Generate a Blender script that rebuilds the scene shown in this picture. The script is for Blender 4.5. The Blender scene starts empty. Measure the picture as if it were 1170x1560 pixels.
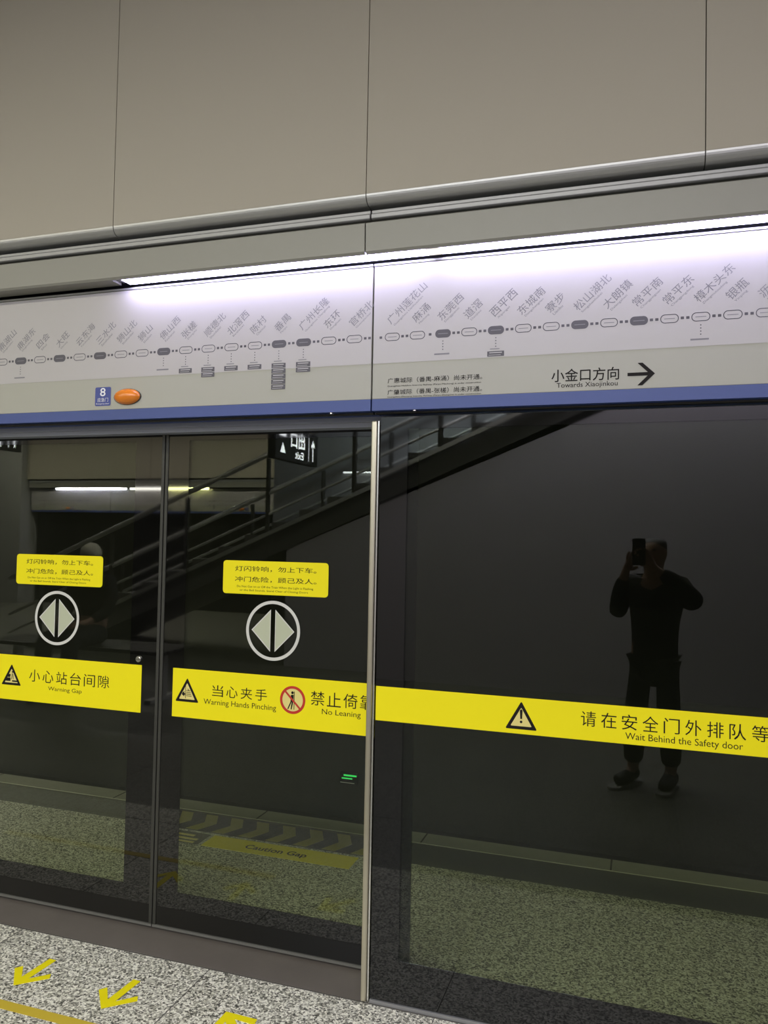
import bpy, bmesh, math, random
from mathutils import Vector, Matrix
random.seed(4)
PI = math.pi
SC = bpy.context.scene
COL = SC.collection

# ------------------------------------------------------------------ camera, world, lights, exposure
cd = bpy.data.cameras.new('camera'); cam = bpy.data.objects.new('camera', cd); COL.objects.link(cam)
YAW, PITCH, ROLL = 0.318400511, 0.0334476639, 0.0191679147
fwd = Vector((-math.sin(YAW) * math.cos(PITCH), math.cos(YAW) * math.cos(PITCH), math.sin(PITCH)))
r0 = Vector((math.cos(YAW), math.sin(YAW), 0)); u0 = r0.cross(fwd)
rgt = r0 * math.cos(ROLL) + u0 * math.sin(ROLL); up = -r0 * math.sin(ROLL) + u0 * math.cos(ROLL)
m = Matrix((rgt, up, -fwd)).transposed().to_4x4(); m.translation = (0, 0, 1.5)
cam.matrix_world = m
cd.sensor_fit = 'VERTICAL'; cd.sensor_height = 36.0; cd.lens = 36.0 * 1190.0 / 1560.0
cd.clip_start = 0.02; cd.clip_end = 200
SC.camera = cam

w = bpy.data.worlds.new('world'); SC.world = w; w.use_nodes = True
w.node_tree.nodes['Background'].inputs[0].default_value = (0.9, 0.95, 1.0, 1)
w.node_tree.nodes['Background'].inputs[1].default_value = 0.01

SC.view_settings.view_transform = 'Standard'; SC.view_settings.look = 'None'
SC.view_settings.gamma = 1; SC.view_settings.use_curve_mapping = False
SC.view_settings.exposure = 0.0

def area(name, loc, sx, sy, power, color):
    l = bpy.data.lights.new(name, 'AREA'); l.shape = 'RECTANGLE'; l.size = sx; l.size_y = sy
    l.energy = power; l.color = color
    o = bpy.data.objects.new(name, l); COL.objects.link(o); o.location = loc
    return o
CEIL = 3.78
WARM = (1.0, 0.96, 0.79)
area('ceiling_and_fill_lamp', (-3.9, -0.9, CEIL - 0.06), 9.0, 0.35, 182, WARM)
area('ceiling_and_fill_lamp', (-6.5, -6.7, CEIL - 0.06), 14.0, 0.35, 760, WARM)
area('ceiling_and_fill_lamp', (-1.0, -3.9, CEIL - 0.06), 6.0, 0.3, 260, (0.82, 0.93, 1.0))  # added fill above the stair to lift the wall behind it, no known fixture
area('ceiling_and_fill_lamp', (0.3, -2.75, CEIL - 0.06), 6.0, 0.25, 225, (0.95, 0.91, 1.0))  # added wash close to the under-stair wall, brightens its top in the mirror image

# ------------------------------------------------------------------ materials
def mat(name, color, rough=0.5, metal=0.0, spec=0.5, emit=None, estr=0.0):
    mt = bpy.data.materials.new(name); mt.use_nodes = True
    b = mt.node_tree.nodes['Principled BSDF']
    b.inputs['Base Color'].default_value = (*color, 1); b.inputs['Roughness'].default_value = rough
    b.inputs['Metallic'].default_value = metal; b.inputs['Specular IOR Level'].default_value = spec
    if emit:
        b.inputs['Emission Color'].default_value = (*emit, 1); b.inputs['Emission Strength'].default_value = estr
    return mt
def nodes(mt): return mt.node_tree.nodes, mt.node_tree.links
def add_noise_color(mt, c1, c2, scale, detail=4, rough=0.6, stretch=(1, 1, 1)):
    n, l = nodes(mt); b = n['Principled BSDF']
    tc = n.new('ShaderNodeTexCoord'); mp = n.new('ShaderNodeMapping'); mp.inputs['Scale'].default_value = stretch
    nz = n.new('ShaderNodeTexNoise'); nz.inputs['Scale'].default_value = scale; nz.inputs['Detail'].default_value = detail
    nz.inputs['Roughness'].default_value = rough
    mx = n.new('ShaderNodeMix'); mx.data_type = 'RGBA'
    mx.inputs['A'].default_value = (*c1, 1); mx.inputs['B'].default_value = (*c2, 1)
    l.new(tc.outputs['Object'], mp.inputs['Vector']); l.new(mp.outputs['Vector'], nz.inputs['Vector'])
    l.new(nz.outputs['Fac'], mx.inputs['Factor']); l.new(mx.outputs['Result'], b.inputs['Base Color'])
def granite(name, dark, mid, light, scale, rough):
    mt = mat(name, mid, rough); n, l = nodes(mt); b = n['Principled BSDF']
    tc = n.new('ShaderNodeTexCoord')
    v = n.new('ShaderNodeTexVoronoi'); v.inputs['Scale'].default_value = scale
    nz = n.new('ShaderNodeTexNoise'); nz.inputs['Scale'].default_value = scale * 0.55; nz.inputs['Detail'].default_value = 3
    sp = n.new('ShaderNodeSeparateColor'); add = n.new('ShaderNodeMath'); add.operation = 'MULTIPLY_ADD'
    add.inputs[1].default_value = 0.62
    sub = n.new('ShaderNodeMath'); sub.operation = 'MULTIPLY'; sub.inputs[1].default_value = 0.4
    rp = n.new('ShaderNodeValToRGB'); e = rp.color_ramp.elements
    e[0].position = 0.24; e[0].color = (*dark, 1); e[1].position = 0.76; e[1].color = (*light, 1)
    x = e.new(0.44); x.color = (*mid, 1)
    l.new(tc.outputs['Object'], v.inputs['Vector']); l.new(tc.outputs['Object'], nz.inputs['Vector'])
    l.new(v.outputs['Color'], sp.inputs['Color']); l.new(sp.outputs['Red'], add.inputs[0])
    l.new(nz.outputs['Fac'], sub.inputs[0]); l.new(sub.outputs[0], add.inputs[2])
    l.new(add.outputs[0], rp.inputs['Fac']); l.new(rp.outputs['Color'], b.inputs['Base Color'])
    return mt
def glass(name, tint, ior, rough=0.0):
    mt = bpy.data.materials.new(name); mt.use_nodes = True; n, l = nodes(mt); n.clear()
    o = n.new('ShaderNodeOutputMaterial'); mx = n.new('ShaderNodeMixShader'); fr = n.new('ShaderNodeFresnel')
    t = n.new('ShaderNodeBsdfTransparent'); g = n.new('ShaderNodeBsdfGlossy')
    ge = n.new('ShaderNodeNewGeometry'); im = n.new('ShaderNodeMix')     # same interface strength on both faces of the thin pane
    im.inputs['A'].default_value = ior; im.inputs['B'].default_value = 1.0 / ior
    l.new(ge.outputs['Backfacing'], im.inputs['Factor']); l.new(im.outputs['Result'], fr.inputs['IOR']); t.inputs['Color'].default_value = (*tint, 1)
    g.inputs['Color'].default_value = (0.95, 0.97, 1, 1); g.inputs['Roughness'].default_value = rough
    l.new(fr.outputs[0], mx.inputs[0]); l.new(t.outputs[0], mx.inputs[1]); l.new(g.outputs[0], mx.inputs[2])
    l.new(mx.outputs[0], o.inputs['Surface'])
    return mt

M = {}
M['panel'] = mat('panel_paint', (0.42, 0.385, 0.315), 0.6, 0, 0.3)
M['lip'] = mat('lip_aluminium', (0.46, 0.46, 0.45), 0.38, 0.6)
M['rail'] = mat('rail_aluminium', (0.31, 0.31, 0.31), 0.4, 0.5)
M['fascia'] = mat('fascia_paint', (0.27, 0.265, 0.23), 0.45, 0.1)
M['dark'] = mat('dark_recess', (0.02, 0.02, 0.022), 0.7)
M['head_grey'] = mat('header_grey', (0.385, 0.38, 0.325), 0.45)
M['head_white'] = mat('header_white', (0.45, 0.43, 0.425), 0.4)
M['blue'] = mat('stripe_blue', (0.042, 0.072, 0.25), 0.45)
M['tag_blue'] = mat('tag_blue', (0.03, 0.05, 0.26), 0.4)
M['white_ink'] = mat('white_ink', (0.8, 0.8, 0.82), 0.5)
M['map_ink'] = mat('map_ink', (0.10, 0.095, 0.11), 0.6)
M['map_grey'] = mat('map_grey_ink', (0.22, 0.215, 0.235), 0.6)
M['map_pale'] = mat('map_pale_ink', (0.46, 0.45, 0.45), 0.6)
M['ink'] = mat('black_ink', (0.012, 0.010, 0.009), 0.6, 0, 0.15)
M['yellow'] = mat('yellow_vinyl', (0.86, 0.755, 0.006), 0.5, 0, 0.25)
M['yellow_pale'] = mat('pale_yellow_vinyl', (0.74, 0.64, 0.22), 0.45)
M['red'] = mat('red_ink', (0.50, 0.025, 0.012), 0.5)
M['ring'] = mat('ring_white', (0.62, 0.62, 0.58), 0.5)
M['tri'] = mat('symbol_pale_green', (0.47, 0.50, 0.36), 0.5)
M['orange'] = mat('orange_lens', (0.75, 0.22, 0.02), 0.2, 0, 0.6)
M['steel'] = mat('brushed_steel', (0.66, 0.62, 0.52), 0.33, 0.9)
add_noise_color(M['steel'], (0.62, 0.58, 0.45), (0.48, 0.44, 0.34), 90, 2, 0.5, (1, 1, 0.01))
M['chrome'] = mat('chrome', (0.75, 0.74, 0.70), 0.2, 1.0)
M['alu_dark'] = mat('dark_anodised', (0.045, 0.045, 0.038), 0.5, 0.3)
M['lintel'] = mat('lintel_grey', (0.34, 0.36, 0.43), 0.4)
M['trim_grey'] = mat('trim_grey', (0.16, 0.16, 0.145), 0.45, 0.3)
M['tape'] = mat('worn_yellow_tape', (0.58, 0.44, 0.04), 0.55)
M['olive'] = mat('olive_chevron', (0.34, 0.31, 0.06), 0.6)
M['dark_stone'] = mat('dark_stone', (0.13, 0.13, 0.11), 0.6)
M['rubber'] = mat('rubber', (0.02, 0.02, 0.02), 0.6)
M['frit'] = mat('black_frit', (0.0035, 0.0035, 0.003), 0.03, 0, 0.6)
M['glass'] = glass('tinted_glass', (0.77, 0.80, 0.68), 1.45)
M['threshold'] = mat('threshold_stone', (0.14, 0.125, 0.108), 0.4)
add_noise_color(M['threshold'], (0.165, 0.147, 0.128), (0.105, 0.092, 0.08), 5, 6, 0.65)
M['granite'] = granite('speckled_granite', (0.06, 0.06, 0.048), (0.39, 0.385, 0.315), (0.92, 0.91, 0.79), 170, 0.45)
M['granite_dimmed'] = granite('dimmed_speckled_granite', (0.03, 0.03, 0.025), (0.12, 0.12, 0.10), (0.24, 0.24, 0.20), 170, 0.5)  # same granite with the dimness behind the camera put into its colour
M['joint'] = mat('floor_joint', (0.09, 0.085, 0.075), 0.7)
M['coping'] = mat('coping_stone', (0.42, 0.41, 0.36), 0.55)
add_noise_color(M['coping'], (0.46, 0.45, 0.40), (0.34, 0.33, 0.29), 14, 5)
M['hazard'] = mat('hazard_dark', (0.035, 0.035, 0.03), 0.6)
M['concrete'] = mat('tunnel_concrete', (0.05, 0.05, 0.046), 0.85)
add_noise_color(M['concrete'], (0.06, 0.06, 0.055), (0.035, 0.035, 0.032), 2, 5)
M['ceiling'] = mat('ceiling_paint', (0.42, 0.43, 0.45), 0.8)
M['grey_wall'] = mat('grey_wall_paint', (0.34, 0.34, 0.335), 0.6)
M['pale_wall'] = mat('pale_wall_paint', (0.57, 0.545, 0.60), 0.6)
M['opp_glass'] = mat('dark_glass', (0.01, 0.01, 0.01), 0.05, 0, 0.5)
M['stair'] = mat('stair_stone', (0.12, 0.12, 0.115), 0.6)
M['rail_steel'] = mat('handrail_steel', (0.75, 0.75, 0.72), 0.4, 0.6)
M['skin'] = mat('skin', (0.42, 0.25, 0.18), 0.55)
M['hair'] = mat('black_hair', (0.012, 0.011, 0.01), 0.5)
M['jacket'] = mat('black_jacket', (0.012, 0.012, 0.013), 0.8)
M['trousers'] = mat('black_trousers', (0.010, 0.010, 0.011), 0.85)
M['shoe'] = mat('black_shoe', (0.02, 0.02, 0.02), 0.5)
M['sole'] = mat('pale_sole', (0.35, 0.35, 0.33), 0.6)
M['hat'] = mat('grey_hat', (0.80, 0.76, 0.66), 0.9)
M['phone'] = mat('phone_shell', (0.03, 0.03, 0.035), 0.25)
M['led'] = mat('led_diffuser', (0.9, 0.9, 0.9), 0.5, emit=(0.66, 0.62, 1.0), estr=21)
M['led_far'] = mat('led_diffuser_far', (0.9, 0.9, 0.9), 0.5, emit=(0.86, 0.84, 1.0), estr=100)
M['led_warm'] = mat('led_diffuser_greenish', (0.9, 0.9, 0.8), 0.5, emit=(1.0, 1.0, 0.42), estr=40)
M['led_dim'] = mat('led_diffuser_dim', (0.9, 0.9, 0.85), 0.5, emit=(1.0, 0.98, 0.88), estr=22)
M['led_end'] = mat('led_end_glow', (0.8, 0.78, 0.7), 0.5, emit=(1.0, 0.95, 0.78), estr=0.75)
M['sign_face'] = mat('sign_face_dark', (0.02, 0.022, 0.025), 0.4)
M['sign_lit'] = mat('sign_lit_white', (0.9, 0.9, 0.9), 0.5, emit=(0.92, 0.96, 1.0), estr=15)
M['green_lit'] = mat('sign_lit_green', (0.05, 0.5, 0.1), 0.5, emit=(0.06, 1.0, 0.22), estr=0.9)

# ------------------------------------------------------------------ helpers
def link(name, me, material=None, parent=None):
    o = bpy.data.objects.new(name, me); COL.objects.link(o)
    if material is not None and me is not None:
        for k in (material if isinstance(material, (list, tuple)) else [material]): me.materials.append(M[k])
    if parent: o.parent = parent
    return o
def obj(name, bm, material, parent=None, smooth=False, bevel=0.0):
    bmesh.ops.recalc_face_normals(bm, faces=bm.faces)
    me = bpy.data.meshes.new(name); bm.to_mesh(me); bm.free()
    if smooth:
        for p in me.polygons: p.use_smooth = True
    o = link(name, me, material, parent)
    if bevel:
        md = o.modifiers.new('bevel', 'BEVEL'); md.width = bevel; md.segments = 2; md.limit_method = 'ANGLE'
    return o
def flat(name, bm, material, parent=None):       # printed film: keep the facing as built
    me = bpy.data.meshes.new(name); bm.to_mesh(me); bm.free()
    return link(name, me, material, parent)
def thing(name, label, cat, loc=(0, 0, 0), rotz=0, group=None):
    o = bpy.data.objects.new(name, None); COL.objects.link(o); o.location = loc; o.rotation_euler = (0, 0, rotz)
    o.empty_display_size = 0.1
    return tag(o, label, cat, group)
def tag(o, label, cat, group=None):
    o['label'] = label; o['category'] = cat
    if group: o['group'] = group
    return o
def struct(o): o['kind'] = 'structure'; return o
def box(bm, x0, x1, y0, y1, z0, z1):
    v = [bm.verts.new((x, y, z)) for x in (x0, x1) for y in (y0, y1) for z in (z0, z1)]
    for f in ((0, 1, 3, 2), (4, 6, 7, 5), (0, 4, 5, 1), (2, 3, 7, 6), (0, 2, 6, 4), (1, 5, 7, 3)):
        bm.faces.new([v[i] for i in f])
    return v
def BM(): return bmesh.new()
def bx(*a):
    bm = BM(); box(bm, *a); return bm
def prism_x(bm, prof, x0, x1):                    # closed (y,z) profile swept along X
    a = [bm.verts.new((x0, y, z)) for y, z in prof]; b = [bm.verts.new((x1, y, z)) for y, z in prof]
    n = len(prof)
    for i in range(n): bm.faces.new((a[i], a[(i + 1) % n], b[(i + 1) % n], b[i]))
    bm.faces.new(a); bm.faces.new(b[::-1])
def poly(bm, pts, y, mi=0):                       # polygon in the XZ plane
    f = bm.faces.new([bm.verts.new((x, y, z)) for x, z in pts]); f.material_index = mi
    f.normal_update()
    if f.normal.y > 0: f.normal_flip()
    return f
def slab(bm, pts, y0, y1):                        # polygon in XZ with thickness in Y
    a = [bm.verts.new((x, y0, z)) for x, z in pts]; b = [bm.verts.new((x, y1, z)) for x, z in pts]
    n = len(pts)
    for i in range(n): bm.faces.new((a[i], a[(i + 1) % n], b[(i + 1) % n], b[i]))
    bm.faces.new(a); bm.faces.new(b[::-1])
def rrect(x0, x1, z0, z1, r, n=6):
    out = []
    for cx, cz, a0 in ((x1 - r, z1 - r, 0), (x0 + r, z1 - r, 90), (x0 + r, z0 + r, 180), (x1 - r, z0 + r, 270)):
        for i in range(n + 1):
            a = math.radians(a0 + 90 * i / n); out.append((cx + r * math.cos(a), cz + r * math.sin(a)))
    return out
def ring(bm, cx, cz, ro, ri, y, mi=0, n=64):
    a = [bm.verts.new((cx + ro * math.cos(2 * PI * i / n), y, cz + ro * math.sin(2 * PI * i / n))) for i in range(n)]
    b = [bm.verts.new((cx + ri * math.cos(2 * PI * i / n), y, cz + ri * math.sin(2 * PI * i / n))) for i in range(n)]
    for i in range(n):
        f = bm.faces.new((a[i], a[(i + 1) % n], b[(i + 1) % n], b[i])); f.material_index = mi
def band(bm, outer, inner, y, mi=0):              # frame between two equal-length loops
    a = [bm.verts.new((x, y, z)) for x, z in outer]; b = [bm.verts.new((x, y, z)) for x, z in inner]
    n = len(a)
    for i in range(n):
        f = bm.faces.new((a[i], a[(i + 1) % n], b[(i + 1) % n], b[i])); f.material_index = mi
def cyl(bm, p0, p1, r, n=16, r1=None):
    p0 = Vector(p0); p1 = Vector(p1); d = (p1 - p0).normalized()
    a = d.orthogonal().normalized(); b = d.cross(a); r1 = r if r1 is None else r1
    A = [bm.verts.new(p0 + (a * math.cos(2 * PI * i / n) + b * math.sin(2 * PI * i / n)) * r) for i in range(n)]
    B = [bm.verts.new(p1 + (a * math.cos(2 * PI * i / n) + b * math.sin(2 * PI * i / n)) * r1) for i in range(n)]
    for i in range(n): bm.faces.new((A[i], A[(i + 1) % n], B[(i + 1) % n], B[i]))
    bm.faces.new(A[::-1]); bm.faces.new(B)
def ellipsoid(bm, c, rx, ry, rz, u=24, v=14):
    bmesh.ops.create_uvsphere(bm, u_segments=u, v_segments=v, radius=1,
                              matrix=Matrix.Translation(c) @ Matrix.Diagonal((rx, ry, rz, 1)))

_tc = {}
def text_mesh(s, bold=0.0):
    k = (s, bold)
    if k not in _tc:
        c = bpy.data.curves.new('lettering', 'FONT'); c.body = s; c.resolution_u = 3; c.offset = bold
        o = bpy.data.objects.new('lettering', c); COL.objects.link(o)
        dg = bpy.context.evaluated_depsgraph_get()
        me = bpy.data.meshes.new_from_object(o.evaluated_get(dg))
        _tc[k] = ([v.co.copy() for v in me.vertices], [list(p.vertices) for p in me.polygons])
        bpy.data.objects.remove(o); bpy.data.curves.remove(c); bpy.data.meshes.remove(me)
    return _tc[k]
def put(bm, s, y, x0, z0, x1=None, z1=None, h=None, ang=0.0, wid=None, bold=0.0, mi=0, ref=None):
    """text in the XZ plane facing -Y: fitted to a box, or run from (x0,z0) at an angle with glyph height h and length wid"""
    vs, fs = text_mesh(s, bold)
    ax = min(v.x for v in vs); bx_ = max(v.x for v in vs); ay = min(v.y for v in vs); by = max(v.y for v in vs)
    if x1 is not None: sx = (x1 - x0) / (bx_ - ax); sz = (z1 - z0) / (by - ay)
    else:
        sz = h / (by - ay); sx = sz if wid is None else wid / (bx_ - ax)
    ca, sa = math.cos(ang), math.sin(ang); nv = []
    for v in vs:
        px = (v.x - ax) * sx; pz = (v.y - ay) * sz
        nv.append(bm.verts.new((x0 + px * ca - pz * sa, y, z0 + px * sa + pz * ca)))
    for f in fs:
        try:
            q = bm.faces.new([nv[i] for i in f]); q.material_index = mi; q.normal_update()
            if q.normal.y > 0: q.normal_flip()
        except ValueError: pass
def copy_tree(o, parent=None):
    c = o.copy(); COL.objects.link(c)
    if parent: c.parent = parent
    for ch in list(o.children): copy_tree(ch, c)
    return c

# ------------------------------------------------------------------ key planes (metres; camera stands at x=0, y=0)
DOOR = 2.600      # outer face of the sliding leaves
FIX = 2.444       # outer face of the fixed glazing
HEAD = 2.410      # face of the map header
XL, XR = -4.8, 2.4

# ------------------------------------------------------------------ setting: floors, walls, ceiling
struct(obj('floor', bx(-16, 8, 1.45, FIX, -0.12, 0), 'granite'))
struct(obj('floor_4', bx(-16, 8, -8.6, 1.45, -0.12, 0), 'granite_dimmed'))  # floor darkened by colour so its mirror image stays dim
bm = BM()
for x in [-1.404 + 0.8 * k for k in range(-9, 6)]: box(bm, x - 0.0015, x + 0.0015, -3, FIX - 0.012, 0.0, 0.0006)
for yy in (1.64, 0.84, 0.04): box(bm, -9, 4, yy - 0.0015, yy + 0.0015, 0.0, 0.0006)
box(bm, XL, XR, FIX - 0.012, FIX - 0.007, 0.0, 0.0008)
struct(obj('trim_1', bm, 'joint'))
struct(obj('trim_2', bx(XL, -0.851, FIX - 0.006, DOOR + 0.06, -0.1, 0.002), 'threshold'))          # threshold stone under the leaves
struct(obj('floor_2', bx(-16, 8, DOOR + 0.06, 3.77, -0.12, 0), 'granite'))
bm = BM(); box(bm, -16, 8, 3.77, 3.90, -0.12, 0.004)
struct(obj('trim_3', bm, 'coping'))
bm = BM()
for x in [-1.02 + 0.9 * k for k in range(-8, 6)]: box(bm, x - 0.004, x + 0.004, 3.772, 3.899, 0.0, 0.005)
struct(obj('trim_4', bm, 'joint'))
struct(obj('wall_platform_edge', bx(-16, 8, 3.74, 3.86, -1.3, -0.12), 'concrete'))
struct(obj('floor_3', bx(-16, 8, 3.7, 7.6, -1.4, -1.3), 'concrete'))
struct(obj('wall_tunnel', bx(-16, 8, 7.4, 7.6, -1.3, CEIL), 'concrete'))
struct(obj('ceiling', bx(-16, 8, -8.6, 7.6, CEIL, CEIL + 0.1), 'ceiling'))
struct(obj('wall_left', bx(-16.1, -16, -8.6, 7.6, -1.3, CEIL), 'grey_wall'))
struct(obj('wall_right', bx(8, 8.1, -8.6, 7.6, -1.3, CEIL), 'grey_wall'))

# clad wall above the doors: backing + panels with rolled lower lips
wb = struct(obj('wall_back', bx(-16, 8, 2.345, 2.62, 2.60, CEIL), 'dark'))
seams = [-4.8, -3.80, -2.81, -1.81, -0.846, 0.163, 1.17, 2.4]
for a, b in zip(seams[:-1], seams[1:]):
    p = obj('cladding_panel', bx(a + 0.0014, b - 0.0014, 2.320, 2.345, 2.602, CEIL), 'panel', wb)
    prof = [(2.3200, 2.6015)] + [(2.350 - 0.030 * math.cos(t), 2.6015 - 0.030 * math.sin(t)) for t in [PI * 0.5 * i / 8 for i in range(1, 9)]] + [(2.385, 2.571), (2.385, 2.58), (2.345, 2.6015)]
    bm = BM(); prism_x(bm, prof, a + 0.0014, b - 0.0014)
    obj('rolled_lip', bm, 'lip', p, smooth=False)
struct(obj('trim_5', bx(XL, XR, 2.395, 2.62, 2.43, 2.60), 'dark'))
for nm, a, b in (('trim_6', XL, -0.8405), ('trim_7', -0.8365, XR)):
    bm = BM(); prism_x(bm, [(2.352, 2.560), (2.352, 2.548), (2.346, 2.546), (2.346, 2.532), (2.352, 2.528), (2.40, 2.528), (2.40, 2.560)], a, b)
    struct(obj(nm, bm, 'rail', bevel=0.002))
for nm, a, b in (('trim_8', XL, -0.852), ('trim_9', -0.848, XR)):
    bm = BM(); prism_x(bm, [(2.344, 2.518), (2.330, 2.510), (2.333, 2.420), (2.338, 2.4125), (2.346, 2.4125), (2.346, 2.430), (2.395, 2.430), (2.395, 2.518)], a, b)
    struct(obj(nm, bm, 'fascia'))

# ------------------------------------------------------------------ led strips under the fascia
def led(x0, x1, y, label, group, material='led', drop=0.0):
    t = thing('led_light', label, 'light', (0, y, 0), 0, group)
    obj('housing', bx(x0 - 0.03, x1 + 0.03, -0.023, 0.034, 2.421, 2.429), 'rail', t)
    obj('diffuser', bx(x0, x1, -0.022, 0.033, 2.4125 - drop, 2.4205), material, t, bevel=0.002)
    return t
struct(obj('trim_14', bx(XL, -1.83, 2.347, 2.404, 2.414, 2.429), 'fascia'))
G = 'linear lights above the route map'
LL = led(-1.79, -0.655, 2.370, 'linear light above the left map, ending short of the orange lamp', G)
led_end = obj('lamp_end_cover', bx(-0.6545, -0.6105, -0.022, 0.033, 2.4125, 2.4205), 'led_end', LL)
led(-0.61, 0.75, 2.370, 'linear light above the right map with the direction arrow', G)

# ------------------------------------------------------------------ route map headers
PITCH_L, PITCH_R = 0.0918, 0.0851
stL = ['鼎湖山', '鼎湖东', '四会', '大旺', '云东海', '三水北', '狮山北', '狮山', '佛山西', '张槎', '顺德北', '北滘西', '陈村', '番禺', '广州长隆', '东环', '官桥北']
stR = ['广州莲花山', '麻涌', '东莞西', '道滘', '西平西', '东城南', '寮步', '松山湖北', '大朗镇', '常平南', '常平东', '樟木头东', '银瓶', '沥林北']
pyL = ['Dinghushan', 'Dinghudong', 'Sihui', 'Dawang', 'Yundonghai', 'Sanshuibei', 'Shishanbei', 'Shishan', 'Foshanxi', 'Zhangcha', 'Shundebei', 'Beijiaoxi', 'Chencun', 'Panyu', 'Guangzhou Changlong', 'Donghuan', 'Guanqiaobei']
pyR = ['Guangzhou Lianhuashan', 'Machong', 'Dongguanxi', 'Daojiao', 'Xipingxi', 'Dongchengnan', 'Liaobu', 'Songshanhubei', 'Dalangzhen', 'Changpingnan', 'Changpingdong', 'Zhangmutoudong', 'Yinping', 'Lilinbei']
xL = [-2.378 + PITCH_L * i for i in range(17)]
xR = [-0.777 + PITCH_R * i for i in range(14)]
Y1 = HEAD - 0.0012
def header(x0, x1, label):
    t = thing('map_header', label, 'sign')
    obj('body', bx(x0, x1, HEAD, 2.60, 1.955, 2.396), 'head_grey', t, bevel=0.002)
    obj('blue_stripe', bx(x0, x1, HEAD - 0.0005, 2.60, 1.917, 1.955), 'blue', t)
    obj('map_sheet', bx(x0 + 0.001, x1 - 0.001, HEAD - 0.0008, HEAD + 0.001, 2.072, 2.393), 'head_white', t)
    obj('top_lip', bx(x0, x1, HEAD - 0.003, HEAD + 0.02, 2.3965, 2.4035), 'rail', t)
    obj('bottom_lip', bx(x0, x1, HEAD + 0.03, HEAD + 0.05, 1.911, 1.9165), 'alu_dark', t)
    return t
def map_print(t, xs, names, pys, filled, boxes, notes, zc, pitch, lead=(), single=()):
    cw, chh = pitch * 0.60, 0.0265
    ang = math.radians(43)
    for i, x in enumerate(xs):
        k = BM()
        if i in filled:
            poly(k, rrect(x - cw / 2, x + cw / 2, zc - chh / 2, zc + chh / 2, 0.0128), Y1)
            poly(k, rrect(x - 0.016, x + 0.016, zc - 0.001, zc + 0.001, 0.0006, 2), Y1 - 0.0003, 1)
        else:
            band(k, rrect(x - cw / 2, x + cw / 2, zc - chh / 2, zc + chh / 2, 0.0128),
                 rrect(x - cw / 2 + 0.0024, x + cw / 2 - 0.0024, zc - chh / 2 + 0.0024, zc + chh / 2 - 0.0024, 0.0106), Y1)
            poly(k, rrect(x - 0.015, x + 0.015, zc - 0.001, zc + 0.001, 0.0006, 2), Y1, 1)
        for d in ((pitch * 0.5,) if i in single else (pitch * 0.5 - 0.0075, pitch * 0.5 + 0.0075)):
            if i < len(xs) - 1 or i in lead:
                poly(k, rrect(x + d - 0.0045, x + d + 0.0045, zc - 0.004, zc + 0.004, 0.001, 2), Y1)
        if i in boxes or i in notes:
            for j in range(4):
                poly(k, rrect(x - 0.0017, x + 0.0017, zc - 0.024 - 0.009 * j - 0.0017, zc - 0.024 - 0.009 * j + 0.0017, 0.001, 2), Y1)
        if i in boxes:
            poly(k, rrect(x - 0.018, x + 0.012, zc - 0.0605, zc - 0.0575, 0.001, 2), Y1, 1)
            for j in range(boxes[i]):
                z1 = zc - 0.066 - 0.0185 * j
                poly(k, rrect(x - 0.0265, x + 0.0265, z1 - 0.0165, z1, 0.001, 2), Y1)
                poly(k, rrect(x - 0.020, x + 0.020, z1 - 0.0065, z1 - 0.0035, 0.001, 2), Y1 - 0.0003, 2)
                poly(k, rrect(x - 0.022, x + 0.016, z1 - 0.0130, z1 - 0.0115, 0.0005, 2), Y1 - 0.0003, 2)
        if i in notes:
            poly(k, rrect(x - 0.028, x + 0.022, zc - 0.068, zc - 0.063, 0.001, 2), Y1, 1)
        kk = flat('station_marker', k, ['map_ink', 'map_grey', 'map_pale'], t)
        n = BM(); a, b = names[i], pys[i]
        L = 0.0335 * len(a); ox, oz = x - 0.004, zc + 0.040
        put(n, a, Y1, ox, oz, h=0.029, wid=L, ang=ang)
        put(n, b, Y1, ox + 0.0125, oz - 0.006, h=0.0085, wid=min(L * 0.95, 0.0062 * len(b)), ang=ang)
        flat('station_name', n, 'map_grey', kk)

hl = header(-2.83, -0.848, 'left route map header panel with the orange lamp and blue number tag')
map_print(hl, xL, stL, pyL, {1, 3, 5, 8, 13, 14}, {9: 1, 10: 2, 11: 1, 12: 1, 13: 5, 14: 2}, {1, 8}, 2.1585, PITCH_L, lead=(16,))
tg = flat('number_tag', (lambda b: (poly(b, rrect(-1.935, -1.866, 1.970, 2.040, 0.006), HEAD - 0.001), b)[1])(BM()), 'tag_blue', hl)
bm = BM(); put(bm, '8', HEAD - 0.0016, -1.913, 2.006, -1.889, 2.037, bold=0.01)
put(bm, '应急门', HEAD - 0.0016, -1.924, 1.985, -1.877, 2.000); put(bm, 'Emergency door', HEAD - 0.0016, -1.929, 1.974, -1.872, 1.981)
flat('tag_lettering', bm, 'white_ink', tg)
bm = BM(); ellipsoid(bm, (-1.792, HEAD, 2.000), 0.056, 0.030, 0.0295)
lp = obj('indicator_lamp', bm, 'orange', hl, smooth=True); lp['label'] = 'orange oval indicator lamp'
bm = BM(); cyl(bm, (-1.792, HEAD - 0.004, 2.0), (-1.792, HEAD + 0.01, 2.0), 0.03, 24)
for v in bm.verts: v.co.x = -1.792 + (v.co.x + 1.792) * 1.95
obj('lamp_base', bm, 'alu_dark', lp)

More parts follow.
